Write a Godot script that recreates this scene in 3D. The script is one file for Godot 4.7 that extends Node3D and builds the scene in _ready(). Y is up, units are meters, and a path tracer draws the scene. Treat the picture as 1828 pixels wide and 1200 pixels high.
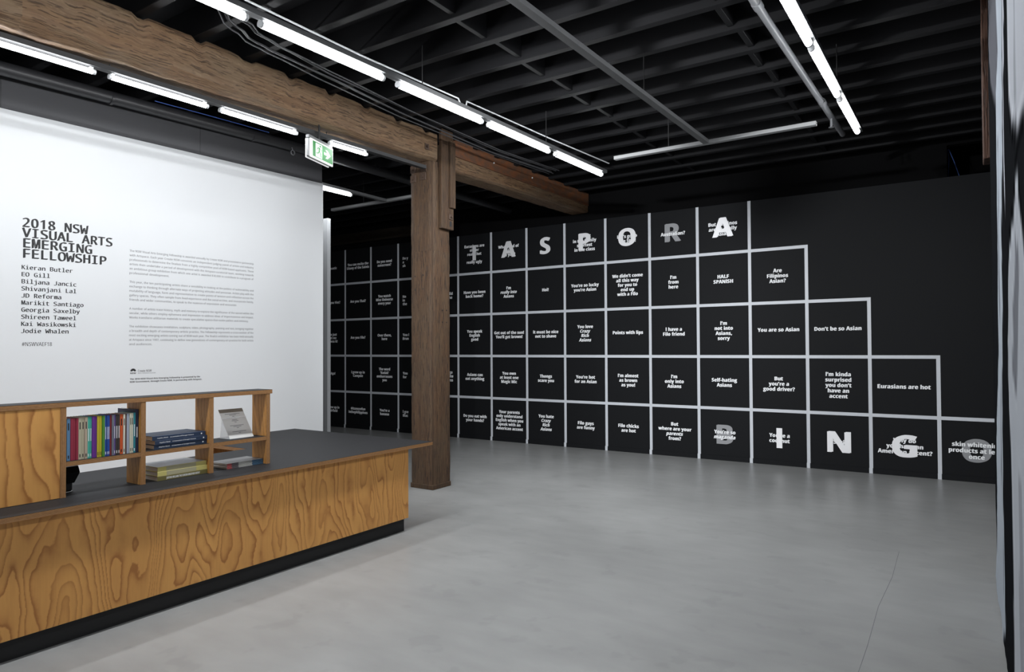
extends Node3D

# An art gallery foyer: black bingo-grid text wall, white introduction wall, plywood desk,
# old timber post and beams, fluorescent tubes under black joists. Units are metres.
# x runs along the bingo wall, z towards the camera; the bingo wall stands at z = 0.

const CELL := 0.79
const TOP := 3.91
var taken := {}
var M := {}
var bold: Font
var plain: Font
var mono_bold: Font
var serif: Font
var noise := FastNoiseLite.new()
var smooth_noise := FastNoiseLite.new()

func _ready() -> void:
	noise.seed = 7
	noise.frequency = 1.0
	noise.fractal_octaves = 4
	smooth_noise.seed = 21
	smooth_noise.frequency = 1.0
	smooth_noise.fractal_octaves = 2
	smooth_noise.fractal_gain = 0.3
	camera_and_air()
	materials()
	shell()
	ceiling_structure()
	bingo_wall()
	introduction_wall()
	mural_wall()
	post_and_beams()
	lighting_rows()
	desk()
	shelf()
	books()
	exit_sign()
	services()

# ------------------------------------------------------------------ camera, air
func camera_and_air() -> void:
	var cam := Camera3D.new()
	cam.name = "camera"
	add_child(cam)
	cam.transform = Transform3D(Basis(Vector3(0.831874, -0.004885, -0.554942), Vector3(0.01439, 0.999815, 0.01277), Vector3(0.554777, -0.018608, 0.831791)), Vector3(11.3504, 1.7166, 10.4004))
	cam.fov = 52.6818
	cam.near = 0.02
	cam.far = 80.0
	cam.current = true
	var we := WorldEnvironment.new()
	we.name = "world_environment"
	var e := Environment.new()
	e.background_mode = Environment.BG_COLOR
	e.background_color = Color(0.0, 0.0, 0.0)
	e.tonemap_mode = Environment.TONE_MAPPER_LINEAR
	e.tonemap_exposure = 1.0
	e.sdfgi_enabled = true
	e.ssao_enabled = true
	e.ssil_enabled = true
	we.environment = e
	add_child(we)

const LAMP := 1.45
const SPOT := 12.0  # strength of the added fill spots

# ------------------------------------------------------------------ helpers
func numbered(n: String) -> String:
	if not taken.has(n):
		taken[n] = 0
		return n
	taken[n] += 1
	return "%s_%03d" % [n, taken[n]]

func thing(called: String, label: String, category: String, at := Vector3.ZERO, group := "") -> Node3D:
	var o := Node3D.new()
	o.name = numbered(called)
	add_child(o)
	o.position = at
	o.set_meta("label", label)
	o.set_meta("category", category)
	if group:
		o.set_meta("group", group)
	return o

func tag(o: Node3D, label: String, category: String, group := "") -> Node3D:
	o.set_meta("label", label)
	o.set_meta("category", category)
	if group:
		o.set_meta("group", group)
	return o

func part(called: String, mesh: Mesh, mat: Material, parent: Node = self, at := Vector3.ZERO) -> MeshInstance3D:
	var o := MeshInstance3D.new()
	o.name = numbered(called) if parent == self else called
	o.mesh = mesh
	o.material_override = mat
	o.position = at
	parent.add_child(o, true)
	return o

func struct(called: String, mesh: Mesh, mat: Material) -> MeshInstance3D:
	var o := part(called, mesh, mat)
	o.set_meta("kind", "structure")
	return o

func mb() -> SurfaceTool:
	var st := SurfaceTool.new()
	st.begin(Mesh.PRIMITIVE_TRIANGLES)
	return st

func uv_for(p: Vector3, n: Vector3, swap: bool) -> Vector2:
	var a := n.abs()
	var uv := Vector2(p.x, -p.y)
	if a.x >= a.y and a.x >= a.z:
		uv = Vector2(p.z, -p.y)
	elif a.y >= a.z:
		uv = Vector2(p.z, p.x)
	return Vector2(uv.y, uv.x) if swap else uv

func poly(st: SurfaceTool, pts: Array, outward: Vector3, swap := false) -> void:
	var n: Vector3 = (pts[2] - pts[0]).cross(pts[1] - pts[0])
	if n.dot(outward) < 0:
		pts = pts.duplicate()
		pts.reverse()
		n = (pts[2] - pts[0]).cross(pts[1] - pts[0])
	n = n.normalized()
	for k in range(1, pts.size() - 1):
		for v in [pts[0], pts[k], pts[k + 1]]:
			st.set_normal(n)
			st.set_uv(uv_for(v, n, swap))
			st.add_vertex(v)

# a chamfered box from corner a to corner b
func cb(st: SurfaceTool, a: Vector3, b: Vector3, c := 0.002, swap := false) -> void:
	var m := (a + b) / 2
	var h := (b - a).abs() / 2
	c = minf(c, minf(h.x, minf(h.y, h.z)) * 0.9)
	var pt := func(s: Vector3, axis: int) -> Vector3:
		var r := h - Vector3(c, c, c)
		r[axis] = h[axis]
		return m + s * r
	for axis in 3:
		var u := (axis + 1) % 3
		var w := (axis + 2) % 3
		for s in [-1, 1]:
			var q := []
			for t in [[-1, -1], [1, -1], [1, 1], [-1, 1]]:
				var sg := Vector3.ZERO
				sg[axis] = s
				sg[u] = t[0]
				sg[w] = t[1]
				q.append(pt.call(sg, axis))
			var out := Vector3.ZERO
			out[axis] = s
			poly(st, q, out, swap)
			for t in [-1, 1]:
				var s0 := Vector3.ZERO
				s0[axis] = s
				s0[u] = t
				s0[w] = -1
				var s1 := s0
				s1[w] = 1
				var o2 := Vector3.ZERO
				o2[axis] = s
				o2[u] = t
				poly(st, [pt.call(s0, axis), pt.call(s1, axis), pt.call(s1, u), pt.call(s0, u)], o2, swap)
	for sx in [-1, 1]:
		for sy in [-1, 1]:
			for sz in [-1, 1]:
				var s := Vector3(sx, sy, sz)
				poly(st, [pt.call(s, 0), pt.call(s, 1), pt.call(s, 2)], s, swap)

func bx(a: Vector3, b: Vector3, c := 0.002, swap := false) -> ArrayMesh:
	var st := mb()
	cb(st, a, b, c, swap)
	return st.commit()

# a round tube along a polyline
func tube(st: SurfaceTool, pts: Array, r: float, seg := 10, caps := true) -> void:
	var rings := []
	var up := Vector3.UP
	for i in pts.size():
		var d: Vector3
		if i == 0:
			d = pts[1] - pts[0]
		elif i == pts.size() - 1:
			d = pts[i] - pts[i - 1]
		else:
			d = (pts[i + 1] - pts[i]).normalized() + (pts[i] - pts[i - 1]).normalized()
		d = d.normalized()
		if absf(d.dot(up)) > 0.95:
			up = Vector3.RIGHT
		var s := d.cross(up).normalized()
		var t := s.cross(d).normalized()
		up = t
		var ring := []
		for k in seg:
			var a := TAU * k / seg
			ring.append(s * cos(a) + t * sin(a))
		rings.append(ring)
	for i in pts.size() - 1:
		for k in seg:
			var k2 := (k + 1) % seg
			var n0: Vector3 = rings[i][k]
			var n1: Vector3 = rings[i][k2]
			var n2: Vector3 = rings[i + 1][k2]
			var n3: Vector3 = rings[i + 1][k]
			for v in [[pts[i], n0], [pts[i], n1], [pts[i + 1], n2], [pts[i], n0], [pts[i + 1], n2], [pts[i + 1], n3]]:
				st.set_normal(v[1])
				st.set_uv(Vector2(0, 0))
				st.add_vertex(v[0] + v[1] * r)
	if caps:
		for e in [[0, 1], [pts.size() - 1, pts.size() - 2]]:
			var q := []
			for k in seg:
				q.append(pts[e[0]] + rings[e[0]][k] * r)
			poly(st, q, pts[e[0]] - pts[e[1]])

func tubes(pts: Array, r: float, seg := 10) -> ArrayMesh:
	var st := mb()
	tube(st, pts, r, seg)
	return st.commit()

# a flat outline (in the plane of axes u, v) given thickness along w
func prism(outline: PackedVector2Array, o: Vector3, u: Vector3, v: Vector3, w: Vector3) -> ArrayMesh:
	var st := mb()
	var idx := Geometry2D.triangulate_polygon(outline)
	for side in [0, 1]:
		var off: Vector3 = o + w * side
		for k in range(0, idx.size(), 3):
			var t := []
			for j in 3:
				var p := outline[idx[k + j]]
				t.append(off + u * p.x + v * p.y)
			poly(st, t, w * (1 if side else -1))
	var cw := 1.0 if Geometry2D.is_polygon_clockwise(outline) else -1.0
	for k in outline.size():
		var p := outline[k]
		var q := outline[(k + 1) % outline.size()]
		var d := q - p
		var nrm := Vector2(-d.y, d.x) * cw
		var out := u * nrm.x + v * nrm.y
		var a := o + u * p.x + v * p.y
		var b := o + u * q.x + v * q.y
		poly(st, [a, b, b + w, a + w], out)
	return st.commit()

# hewn timber: a rounded rectangle swept from p to q, with an uneven skin.
# lower(t), upper(t) shift the underside and the top edge along the way.
func timber(p: Vector3, q: Vector3, side: Vector3, up: Vector3, w: float, h: float, rough: float, wane: Callable, lift: Callable, step := 0.07) -> ArrayMesh:
	var st := mb()
	st.set_smooth_group(0)
	var n := maxi(2, int(p.distance_to(q) / step))
	var rings := []
	var around := []
	for k in 8:                     # 8 stretches: 4 faces and 4 arrises
		for j in 5:
			around.append([k, j / 5.0])
	for i in n + 1:
		var t := float(i) / n
		var at := p.lerp(q, t)
		var c: float = wane.call(t)
		var lf: Vector2 = lift.call(t)
		var hw := w / 2
		var hb := -h / 2 + lf.x
		var ht := h / 2 + lf.y
		var ct := 0.012
		var cor := [Vector2(hw, hb + c), Vector2(hw, ht - ct), Vector2(hw - ct, ht), Vector2(-hw + ct, ht), Vector2(-hw, ht - ct), Vector2(-hw, hb + c), Vector2(-hw + c * 0.8, hb), Vector2(hw - c * 0.8, hb)]
		var ring := []
		for a in around:
			var v: Vector2 = cor[a[0]].lerp(cor[(a[0] + 1) % 8], a[1])
			var wp: Vector3 = at + side * v.x + up * v.y
			var e := noise.get_noise_3d(wp.x * 3.0, wp.y * 3.0, wp.z * 3.0) * rough + noise.get_noise_3d(wp.x * 11.0, wp.y * 11.0, wp.z * 11.0) * rough * 0.4
			v += v.normalized() * e
			ring.append(at + side * v.x + up * v.y)
		rings.append(ring)
	var m := around.size()
	var length := p.distance_to(q)
	var peri := 2 * (w + h)
	for i in n:
		for k in m:
			var k2 := (k + 1) % m
			var u0 := peri * k / m
			var u1 := peri * (k + 1) / m
			var v0 := length * i / n
			var v1 := length * (i + 1) / n
			var quad := [[rings[i][k], u0, v0], [rings[i][k2], u1, v0], [rings[i + 1][k2], u1, v1], [rings[i + 1][k], u0, v1]]
			var mid: Vector3 = (rings[i][k] + rings[i + 1][k2]) / 2 - p.lerp(q, (i + 0.5) / n)
			var nn: Vector3 = (quad[2][0] - quad[0][0]).cross(quad[1][0] - quad[0][0])
			if nn.dot(mid) < 0:
				quad.reverse()
			for j in [0, 1, 2, 0, 2, 3]:
				st.set_uv(Vector2(quad[j][1], quad[j][2]))
				st.add_vertex(quad[j][0])
	for e in [0, n]:
		st.set_smooth_group(-1)
		var out := (p - q) if e == 0 else (q - p)
		var ctr := Vector3.ZERO
		for v in rings[e]:
			ctr += v
		ctr /= m
		for k in m:
			var tri := [ctr, rings[e][k], rings[e][(k + 1) % m]]
			if (tri[2] - tri[0]).cross(tri[1] - tri[0]).dot(out) < 0:
				tri.reverse()
			for v in tri:
				st.set_uv(Vector2(v.x + v.z, v.y))
				st.add_vertex(v)
	st.generate_normals()
	return st.commit()

# lettering: lines of text centred on (or starting at) the origin, facing +z. "*" starts an italic line.
# fat thickens the strokes by that share of the capital height.
var caps := {}
func letters(lines: Array, font: Font, cap: float, pitch: float, align := 0, depth := 0.0015, fat := 0.0, stretch := 1.0, fit := 0.0) -> ArrayMesh:
	var st := mb()
	var t := TextMesh.new()
	t.font = font
	t.font_size = 64
	if not caps.has(font):
		t.pixel_size = 1.0
		t.text = "H"
		caps[font] = t.get_aabb()
	var hb: AABB = caps[font]
	t.pixel_size = cap / hb.size.y
	var base := hb.position.y * t.pixel_size
	t.depth = depth
	for k in lines.size():
		var s: String = lines[k]
		if s == "":
			continue
		var it := s.begins_with("*")
		t.text = s.trim_prefix("*")
		if font == bold:
			t.text = t.text.replace("I", "l")      # this cut draws its capital I with bars; a plain stroke is wanted
		var box := t.get_aabb()
		var sx := stretch
		if fit > 0.0:
			sx = fit / box.size.x
		var x0 := -(box.position.x + box.size.x / 2) * sx if align == 0 else -box.position.x * sx
		var y0 := (lines.size() - 1) * pitch / 2 - k * pitch - cap / 2 if align == 0 else -k * pitch
		var b := Basis(Vector3(sx, 0, 0), Vector3(0.2 if it else 0.0, 1, 0), Vector3(0, 0, 1))
		for e in ([[0.0, 0.0]] if fat == 0.0 else [[-fat * cap, -fat * cap * 0.4], [fat * cap, fat * cap * 0.4]]):
			st.append_from(t, 0, Transform3D(b, Vector3(x0 + e[0], y0 - base + e[1], depth / 2 + (0.0002 if e[0] > 0 else 0.0))))
	return st.commit()

# ------------------------------------------------------------------ materials
func img(w: int, h: int, f: Callable) -> ImageTexture:
	var im := Image.create(w, h, false, Image.FORMAT_RGB8)
	for y in h:
		for x in w:
			im.set_pixel(x, y, f.call(float(x) / w, float(y) / h))
	im.generate_mipmaps()
	return ImageTexture.create_from_image(im)

func mat(c: Color, rough := 0.6, metal := 0.0, spec := 0.5) -> StandardMaterial3D:
	var m := StandardMaterial3D.new()
	m.albedo_color = c
	m.roughness = rough
	m.metallic = metal
	m.metallic_specular = spec
	return m

func tmat(t: Texture2D, scale: Vector2, rough := 0.6, tint := Color.WHITE) -> StandardMaterial3D:
	var m := mat(tint, rough)
	m.albedo_texture = t
	m.uv1_scale = Vector3(scale.x, scale.y, 1)
	return m

func rgb(r: float, g: float, b: float) -> Color:
	return Color(r / 255.0, g / 255.0, b / 255.0)

func ply_color(x: float, y: float) -> Color:
	var g := 1.7 * smooth_noise.get_noise_2d(x * 1.9, y * 0.5) + 0.5 * smooth_noise.get_noise_2d(x * 4.6 + 40, y * 1.3) + 0.07 * noise.get_noise_2d(x * 8, y * 6) + 0.25 * x
	var t := fposmod(g * 3.6, 1.0)
	var shown := smoothstep(-0.35, 0.35, smooth_noise.get_noise_2d(x * 2.3 + 130, y * 1.2 + 60))
	var line := pow(clampf(t / 0.9, 0, 1), 6.0) * (1.0 - smoothstep(0.93, 1.0, t))
	var soft := pow(t, 1.6) * (1.0 - smoothstep(0.9, 1.0, t))
	var wide := 0.5 + 0.5 * noise.get_noise_2d(x * 3.1 + 9, y * 0.7 + 3)
	var fine := noise.get_noise_2d(x * 60, y * 5) * 0.5
	return PLY_LIGHT.lerp(PLY_DARK, clampf(line * (0.25 + 0.55 * shown) + soft * 0.32 * (1.0 - 0.5 * shown) + wide * 0.3 + fine * 0.16, 0, 1))

const PLY_LIGHT := Color(0.88, 0.65, 0.36)
const PLY_DARK := Color(0.66, 0.43, 0.21)

func wood_color(x: float, y: float) -> Color:
	var a := noise.get_noise_2d(x * 22, y * 1.1)
	var b := noise.get_noise_2d(x * 110 + 20, y * 4.4 + 5)
	var d := noise.get_noise_2d(x * 4 + 70, y * 1.1 + 30)
	var crack := smoothstep(0.42, 0.56, absf(noise.get_noise_2d(x * 60 + 3, y * 2.6 + 90)) * 1.25)
	var pale := smoothstep(0.30, 0.5, noise.get_noise_2d(x * 55 + 200, y * 7.0 + 40))
	var c := Color(0.50, 0.41, 0.31).lerp(Color(0.41, 0.32, 0.235), clampf(0.5 + a * 0.9 + b * 0.7, 0, 1))
	c = c.lerp(Color(0.46, 0.41, 0.34), clampf(0.25 + d * 0.8, 0, 0.6))
	c = c.lerp(Color(0.17, 0.12, 0.085), crack * 0.55)
	return c.lerp(Color(0.60, 0.53, 0.44), pale * 0.35)

func wood_height(x: float, y: float) -> Color:
	var b := 0.5 + 0.35 * noise.get_noise_2d(x * 70 + 20, y * 2.4 + 5) + 0.25 * noise.get_noise_2d(x * 16, y * 0.9)
	b -= 0.5 * smoothstep(0.42, 0.56, absf(noise.get_noise_2d(x * 60 + 3, y * 2.6 + 90)) * 1.25)
	return Color(b, b, b)

func floor_color(x: float, y: float) -> Color:
	var a := noise.get_noise_2d(x * 9, y * 9)
	var b := noise.get_noise_2d(x * 60 + 8, y * 22)
	var s := smoothstep(0.34, 0.5, noise.get_noise_2d(x * 30 + 80, y * 30))
	var v := 0.565 + a * 0.035 + b * 0.022 - s * 0.02
	return Color(v, v * 1.004, v * 0.998)

func ply_edge(_x: float, y: float) -> Color:
	var k := fposmod(y * 7.0, 1.0)
	var j := noise.get_noise_2d(_x * 30, floorf(y * 7.0) * 3.1)
	return Color(0.70, 0.52, 0.33).lerp(Color(0.45, 0.30, 0.17), (1.0 if k > 0.5 else 0.0) * 0.8 + j * 0.25)

func materials() -> void:
	bold = sysfont("Droid Sans", 700)
	plain = sysfont("Droid Sans", 400)
	mono_bold = sysfont("Droid Sans Mono", 400)
	serif = sysfont("Droid Serif", 400)
	M.black_wall = mat(rgb(27, 28, 30), 0.6, 0.0, 0.22)
	M.void = mat(rgb(14, 14, 15), 0.9, 0.0, 0.2)
	M.joist = mat(rgb(19, 19, 21), 0.6, 0.0, 0.3)
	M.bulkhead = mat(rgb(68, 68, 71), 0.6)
	M.white_wall = mat(rgb(224, 226, 228), 0.8, 0.0, 0.3)
	M.grey_paint = mat(rgb(200, 202, 204), 0.7)
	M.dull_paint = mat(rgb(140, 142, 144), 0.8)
	M.tape = mat(rgb(206, 210, 216), 0.4)
	M.vinyl = mat(rgb(247, 248, 250), 0.6)
	M.ink = mat(rgb(28, 28, 30), 0.6)
	M.ink_soft = mat(rgb(116, 117, 119), 0.7)
	M.aluminium = mat(rgb(104, 105, 106), 0.5, 0.2)
	M.pale_rail = mat(rgb(140, 141, 142), 0.5)
	M.rail_black = mat(rgb(38, 38, 39), 0.6)
	M.hanger = mat(rgb(22, 22, 23), 0.7)
	M.white_plastic = mat(rgb(228, 230, 232), 0.4)
	M.black_plastic = mat(rgb(16, 16, 18), 0.4)
	M.black_pipe = mat(rgb(44, 44, 46), 0.42)
	M.grey_pipe = mat(rgb(120, 121, 124), 0.4)
	M.cable = mat(rgb(44, 44, 46), 0.5)
	M.blue_cable = mat(rgb(60, 90, 160), 0.5)
	M.laminate = mat(rgb(37, 37, 39), 0.6, 0.0, 0.3)
	M.plinth = mat(rgb(22, 22, 23), 0.6)
	var ply := img(1280, 320, func(u, v): return ply_color(u * 4.6, v * 1.15))
	M.ply = tmat(ply, Vector2(1 / 4.6, 1 / 1.15), 0.5)
	M.ply_two = tmat(ply, Vector2(0.6 / 4.6, 0.6 / 1.15), 0.5)
	M.ply_two.uv1_offset = Vector3(0.37, 0.62, 0)
	var edge := img(256, 64, func(u, v): return ply_edge(u, v))
	M.edge = tmat(edge, Vector2(1.0, 1 / 0.032), 0.6)
	var wood := img(512, 1024, func(u, v): return wood_color(u * 1.4, v * 4.5))
	var relief := img(512, 1024, func(u, v): return wood_height(u * 1.4, v * 4.5))
	M.wood = tmat(wood, Vector2(1 / 1.4, 1 / 4.5), 0.75)
	M.wood.albedo_color = Color(0.94, 0.90, 0.86)
	M.wood.heightmap_enabled = true
	M.wood.heightmap_texture = relief
	M.wood.heightmap_scale = 0.7
	M.wood_post = M.wood.duplicate()
	M.wood_post.albedo_color = Color(0.64, 0.58, 0.52)
	M.wood_post.uv1_offset = Vector3(0.4, 0.35, 0)
	M.wood_dark = M.wood.duplicate()
	M.wood_dark.albedo_color = Color(0.60, 0.54, 0.47)
	M.wood_red = M.wood.duplicate()
	M.wood_red.albedo_color = Color(0.52, 0.38, 0.30)
	M.wood_black = M.wood.duplicate()
	M.wood_black.albedo_color = Color(0.30, 0.28, 0.22)
	M.rust = tmat(img(256, 256, func(u, v):
		var a := noise.get_noise_2d(u * 9, v * 5)
		var b := noise.get_noise_2d(u * 40, v * 30)
		return Color(0.36, 0.26, 0.20).lerp(Color(0.47, 0.28, 0.16), clampf(0.35 + a + b * 0.5, 0, 1))), Vector2(0.6, 2.0), 0.6)
	M.iron = mat(rgb(78, 62, 52), 0.6, 0.3)
	var fl := img(1024, 1024, func(u, v): return floor_color(u, v))
	M.floor = tmat(fl, Vector2(1 / 12.0, 1 / 12.0), 0.34)
	M.foil = mat(rgb(250, 250, 252), 0.45, 0.15)
	M.foil.normal_enabled = true
	var nt := NoiseTexture2D.new()
	nt.width = 256
	nt.height = 256
	nt.as_normal_map = true
	nt.seamless = true
	nt.bump_strength = 4.0
	var fn := FastNoiseLite.new()
	fn.seed = 3
	fn.frequency = 0.04
	nt.noise = fn
	M.foil.normal_texture = nt
	M.foil.normal_scale = 0.3
	M.foil.uv1_triplanar = true
	M.foil.uv1_scale = Vector3(5, 5, 5)
	M.foil_dull = M.foil.duplicate()
	M.foil_dull.albedo_color = rgb(150, 151, 154)
	M.foil_dull.roughness = 0.5
	M.tube = mat(Color(1, 1, 1), 0.4)
	M.tube.emission_enabled = true
	M.tube.emission = Color(0.98, 0.99, 1.0)
	M.tube.emission_energy_multiplier = 28.0
	M.page = mat(rgb(214, 210, 204), 0.9)
	M.paper = mat(rgb(206, 206, 204), 0.8)
	M.acrylic = mat(Color(0.95, 0.97, 1.0, 0.12), 0.05)
	M.acrylic.transparency = BaseMaterial3D.TRANSPARENCY_ALPHA

func sysfont(called: String, weight: int) -> Font:
	var f := SystemFont.new()
	f.font_names = PackedStringArray([called])
	f.font_weight = weight
	f.hinting = TextServer.HINTING_NONE
	return f

# ------------------------------------------------------------------ shell
func shell() -> void:
	var fl := struct("floor", bx(Vector3(-3, -0.12, -1.4), Vector3(12.4, 0, 13.2)), M.floor)
	part("crack", tubes([Vector3(10.867, -0.0005, 3.85), Vector3(10.875, -0.0005, 4.6), Vector3(10.85, -0.0005, 5.3), Vector3(10.86, -0.0005, 6.0), Vector3(10.852, -0.0005, 7.4)], 0.0018, 6), M.ink_soft, fl)
	var wb := struct("wall_back", bx(Vector3(-3, 0, -0.1), Vector3(12.4, TOP, 0), 0.003), M.black_wall)
	part("upper_panel", bx(Vector3(-3, TOP - 0.05, -0.28), Vector3(11.19, 4.64, -0.16)), M.void, wb)
	part("upper_panel", bx(Vector3(11.19, 4.36, -0.28), Vector3(12.4, 4.64, -0.16)), M.void, wb)
	part("recess_back", bx(Vector3(10.9, TOP - 0.1, -1.3), Vector3(12.4, 4.64, -1.2)), M.void, wb)
	part("ledge", bx(Vector3(10.9, TOP - 0.1, -1.2), Vector3(12.4, TOP - 0.05, -0.1)), M.void, wb)
	struct("baseboard_back", bx(Vector3(-3, 0, 0), Vector3(12.4, 0.07, 0.012), 0.003), M.black_wall)
	struct("wall_front", bx(Vector3(-3, 0, 13.0), Vector3(12.4, 4.64, 13.2)), M.grey_paint)
	struct("wall_far_left", bx(Vector3(-3.2, 0, -1.4), Vector3(-3, 4.64, 13.2)), M.black_wall)
	struct("wall_alcove", bx(Vector3(12.2, 0, -1.4), Vector3(12.4, 4.64, 4.4)), M.black_wall)
	# a lower white wall that stands behind the introduction wall; only its end shows
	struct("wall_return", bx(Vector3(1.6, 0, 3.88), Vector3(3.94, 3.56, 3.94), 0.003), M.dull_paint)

func ceiling_structure() -> void:
	var c := struct("ceiling", bx(Vector3(-3.2, 4.63, -1.4), Vector3(12.4, 4.75, 13.2)), M.joist)
	var j := bx(Vector3(-3.1, 4.37, -0.038), Vector3(12.3, 4.63, 0.038), 0.004)
	for k in range(-11, 15):
		part("joist", j, M.joist, c, Vector3(0, 0, 7.11 - 0.49 * k))
	var b := bx(Vector3(-0.025, 4.40, 0.04), Vector3(0.025, 4.60, 0.45), 0.004)
	for x in [2.9, 4.75, 7.95, 9.78]:
		for k in range(-3, 14):
			part("blocking", b, M.joist, c, Vector3(x + (0.02 if k % 2 else -0.02), 0, 7.11 - 0.49 * (k + 1)))

# ------------------------------------------------------------------ the bingo wall
func bingo_wall() -> void:
	var art := thing("wall_artwork", "grid of pale tape squares with white printed phrases on the black wall", "artwork", Vector3.ZERO)
	var w := 0.023
	var tops := {12: 4.0 * CELL + w, 13: 3.0 * CELL + w, 14: 2.0 * CELL + w}
	for i in range(-2, 15):
		var top: float = tops.get(i, TOP)
		var t := part("tape", bx(Vector3(-w, 0.07, 0.0), Vector3(w, top, 0.0025), 0.001), M.tape, art, Vector3(i * CELL, 0, 0))
		part("tape_foot", bx(Vector3(-w - 0.002, 0.0, 0.012), Vector3(w - 0.004, 0.074, 0.0155), 0.001), M.tape, t)
	for h in [[4.0, 12.0], [3.0, 13.0], [2.0, 14.0], [1.0, 15.3]]:
		part("tape", bx(Vector3(-2.9, h[0] * CELL - w, 0.0), Vector3(h[1] * CELL + (w if h[1] < 15 else 0.0), h[0] * CELL + w, 0.0032), 0.001), M.tape, art)
	var P := [
		[-1, ["       fanatic"], ["Are you Viet?"], ["No just", "let me", "guess it!"], ["Aga!"], ["I grew up in", "Fairfield"]],
		[0, ["You can recite the", "Litany of the Saints"], ["Are you Thai?"], ["Are you Filo?"], ["I grew up in", "Campsie"], ["#itsmorefun", "inthephilippines"]],
		[1, ["Do you need", "sunscreen?"], ["You watch", "Miss Universe", "every year"], ["Over there,", "here"], ["The word", "‘Kodak’", "embarrasses", "you"], ["You’re a", "banana"]],
		[4, ["Eurasians are", "either", "really hot", "or", "really ugly"], ["Have you been", "back home?"], ["You speak", "English", "good"], ["Asians can", "eat anything"], ["Do you eat with", "your hands?"]],
		[5, ["What kind of", "Asian", "are you?"], ["I’m", "*really into", "Asians"], ["Get out of the sun!", "You’ll get brown!"], ["You own", "at least one", "Magic Mic"], ["Your parents", "only understand", "English when you", "speak with an", "American accent"]],
		[6, [], ["Hoi!"], ["It must be nice", "not to shave"], ["Thongs", "scare you"], ["You hate", "*Crazy", "*Rich", "*Asians"]],
		[7, ["Tallest", "in the family", "shortest", "in the class"], ["You’re so lucky", "you’re Asian"], ["You love", "*Crazy", "*Rich", "*Asians"], ["You’re hot", "for an Asian"], ["Filo guys", "are funny"]],
		[8, ["Let’s go to", "The Star!"], ["We didn’t come", "all this way", "for you to", "end up", "with a Filo"], ["Points with lips"], ["I’m almost", "as brown", "as you!"], ["Filo chicks", "are hot"]],
		[9, ["Australian?"], ["I’m", "from", "here"], ["I have a", "Filo friend"], ["I’m", "only into", "Asians"], ["But", "where are your", "*parents", "from?"]],
		[10, ["But Filipinos", "aren’t *really", "Asian"], ["HALF", "SPANISH"], ["I’m", "not into", "Asians,", "sorry"], ["Self-hating", "Asians"], ["You’re so", "*maganda"]],
		[11, [], ["Are", "Filipinos", "Asian?"], ["You are so Asian"], ["But", "you’re a", "good driver?"], ["You’re a", "coconut"]],
		[12, [], [], ["Don’t be so Asian"], ["I’m kinda", "surprised", "you don’t", "have an", "accent"], ["‘Sosi’"]],
		[13, [], [], [], ["Eurasians are hot"], ["Why do", "you have an", "American accent?"]],
		[14, [], [], [], [], ["skin whitening", "products at least", "once"]],
	]
	for col in P:
		for r in 5:
			var lines: Array = col[r + 1].map(func(s): return s.replace("aren’t *really", "aren’t really"))
			if lines.is_empty():
				continue
			var row := 4 - r
			var y := (row + 0.5) * CELL - (0.02 if row == 4 else 0.0)
			part("phrase", letters(lines, bold, 0.053, 0.0762, 0, 0.0012, 0.045, 1.0), M.vinyl, art, Vector3((col[0] + 0.5) * CELL, y, 0.006 if (row == 4 and col[0] == 9) or (row == 0 and col[0] in [10, 14]) else 0.0))
	# the two squares that stand half behind the timber post show only these pieces
	var left := [[2, 4, ["Do y", "a", "sh"]], [2, 3, ["No", "in", "the"]], [2, 2, ["You l", "Brun"]], [2, 1, ["You", "for"]], [2, 0, ["I gre", "Blac"]]]
	for a in left:
		part("phrase", letters(a[2], bold, 0.053, 0.0762, 1, 0.0012, 0.045, 1.0), M.vinyl, art, Vector3(2.16 * CELL, (a[1] + 0.5) * CELL + 0.01, 0.001))
	for a in [[3, 3, ["did", "he"]], [3, 1, ["ga", "rite", "ess"]]]:
		part("phrase", letters(a[2], bold, 0.053, 0.0762, 0, 0.0012, 0.045, 1.0), M.vinyl, art, Vector3(3.76 * CELL, (a[1] + 0.5) * CELL, 0.001))
	# cut foil letters that spell the title across the grid
	var F := [[4, 4, "I", "plain"], [5, 4, "A", "left"], [6, 4, "S", "plain"], [7, 4, "P", "plain"], [8, 4, "O", "top"], [9, 4, "R", "dull"], [10, 4, "A", "right"],
		[10, 0, "B", "dull"], [11, 0, "I", "low"], [12, 0, "N", "plain"], [13, 0, "G", "plain"], [14, 0, "O", "dull"]]
	var where := ["silver foil letter I over the Eurasians phrase in the top row", "silver foil letter A beside the foil S in the top row", "silver foil letter S in the top row of squares", "silver foil letter P in the top row of squares",
		"silver foil letter O in the top row of squares", "dull speckled foil letter R in the top row", "bright foil letter A at the right end of the top row", "dull grey foil letter B in the bottom row",
		"crinkled foil letter I over the coconut phrase in the bottom row", "silver foil letter N in the bottom row", "silver foil letter G in the bottom row", "foil letter O at the far right of the bottom row"]
	for k in F.size():
		var a = F[k]
		var m := (bx(Vector3(-0.04, -0.145, 0), Vector3(0.04, 0.145, 0.003), 0.0005) if a[2] == "I" else letters([a[2]], bold, 0.285, 0.3, 0, 0.003, 0.03, 1.18))
		var o := part("foil_letter", m, M.foil_dull if a[3] == "dull" else M.foil, self, Vector3((a[0] + 0.5) * CELL, (a[1] + 0.5) * CELL, 0.0018))
		tag(o, where[k], "letter", "foil letters on the bingo wall")

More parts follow.
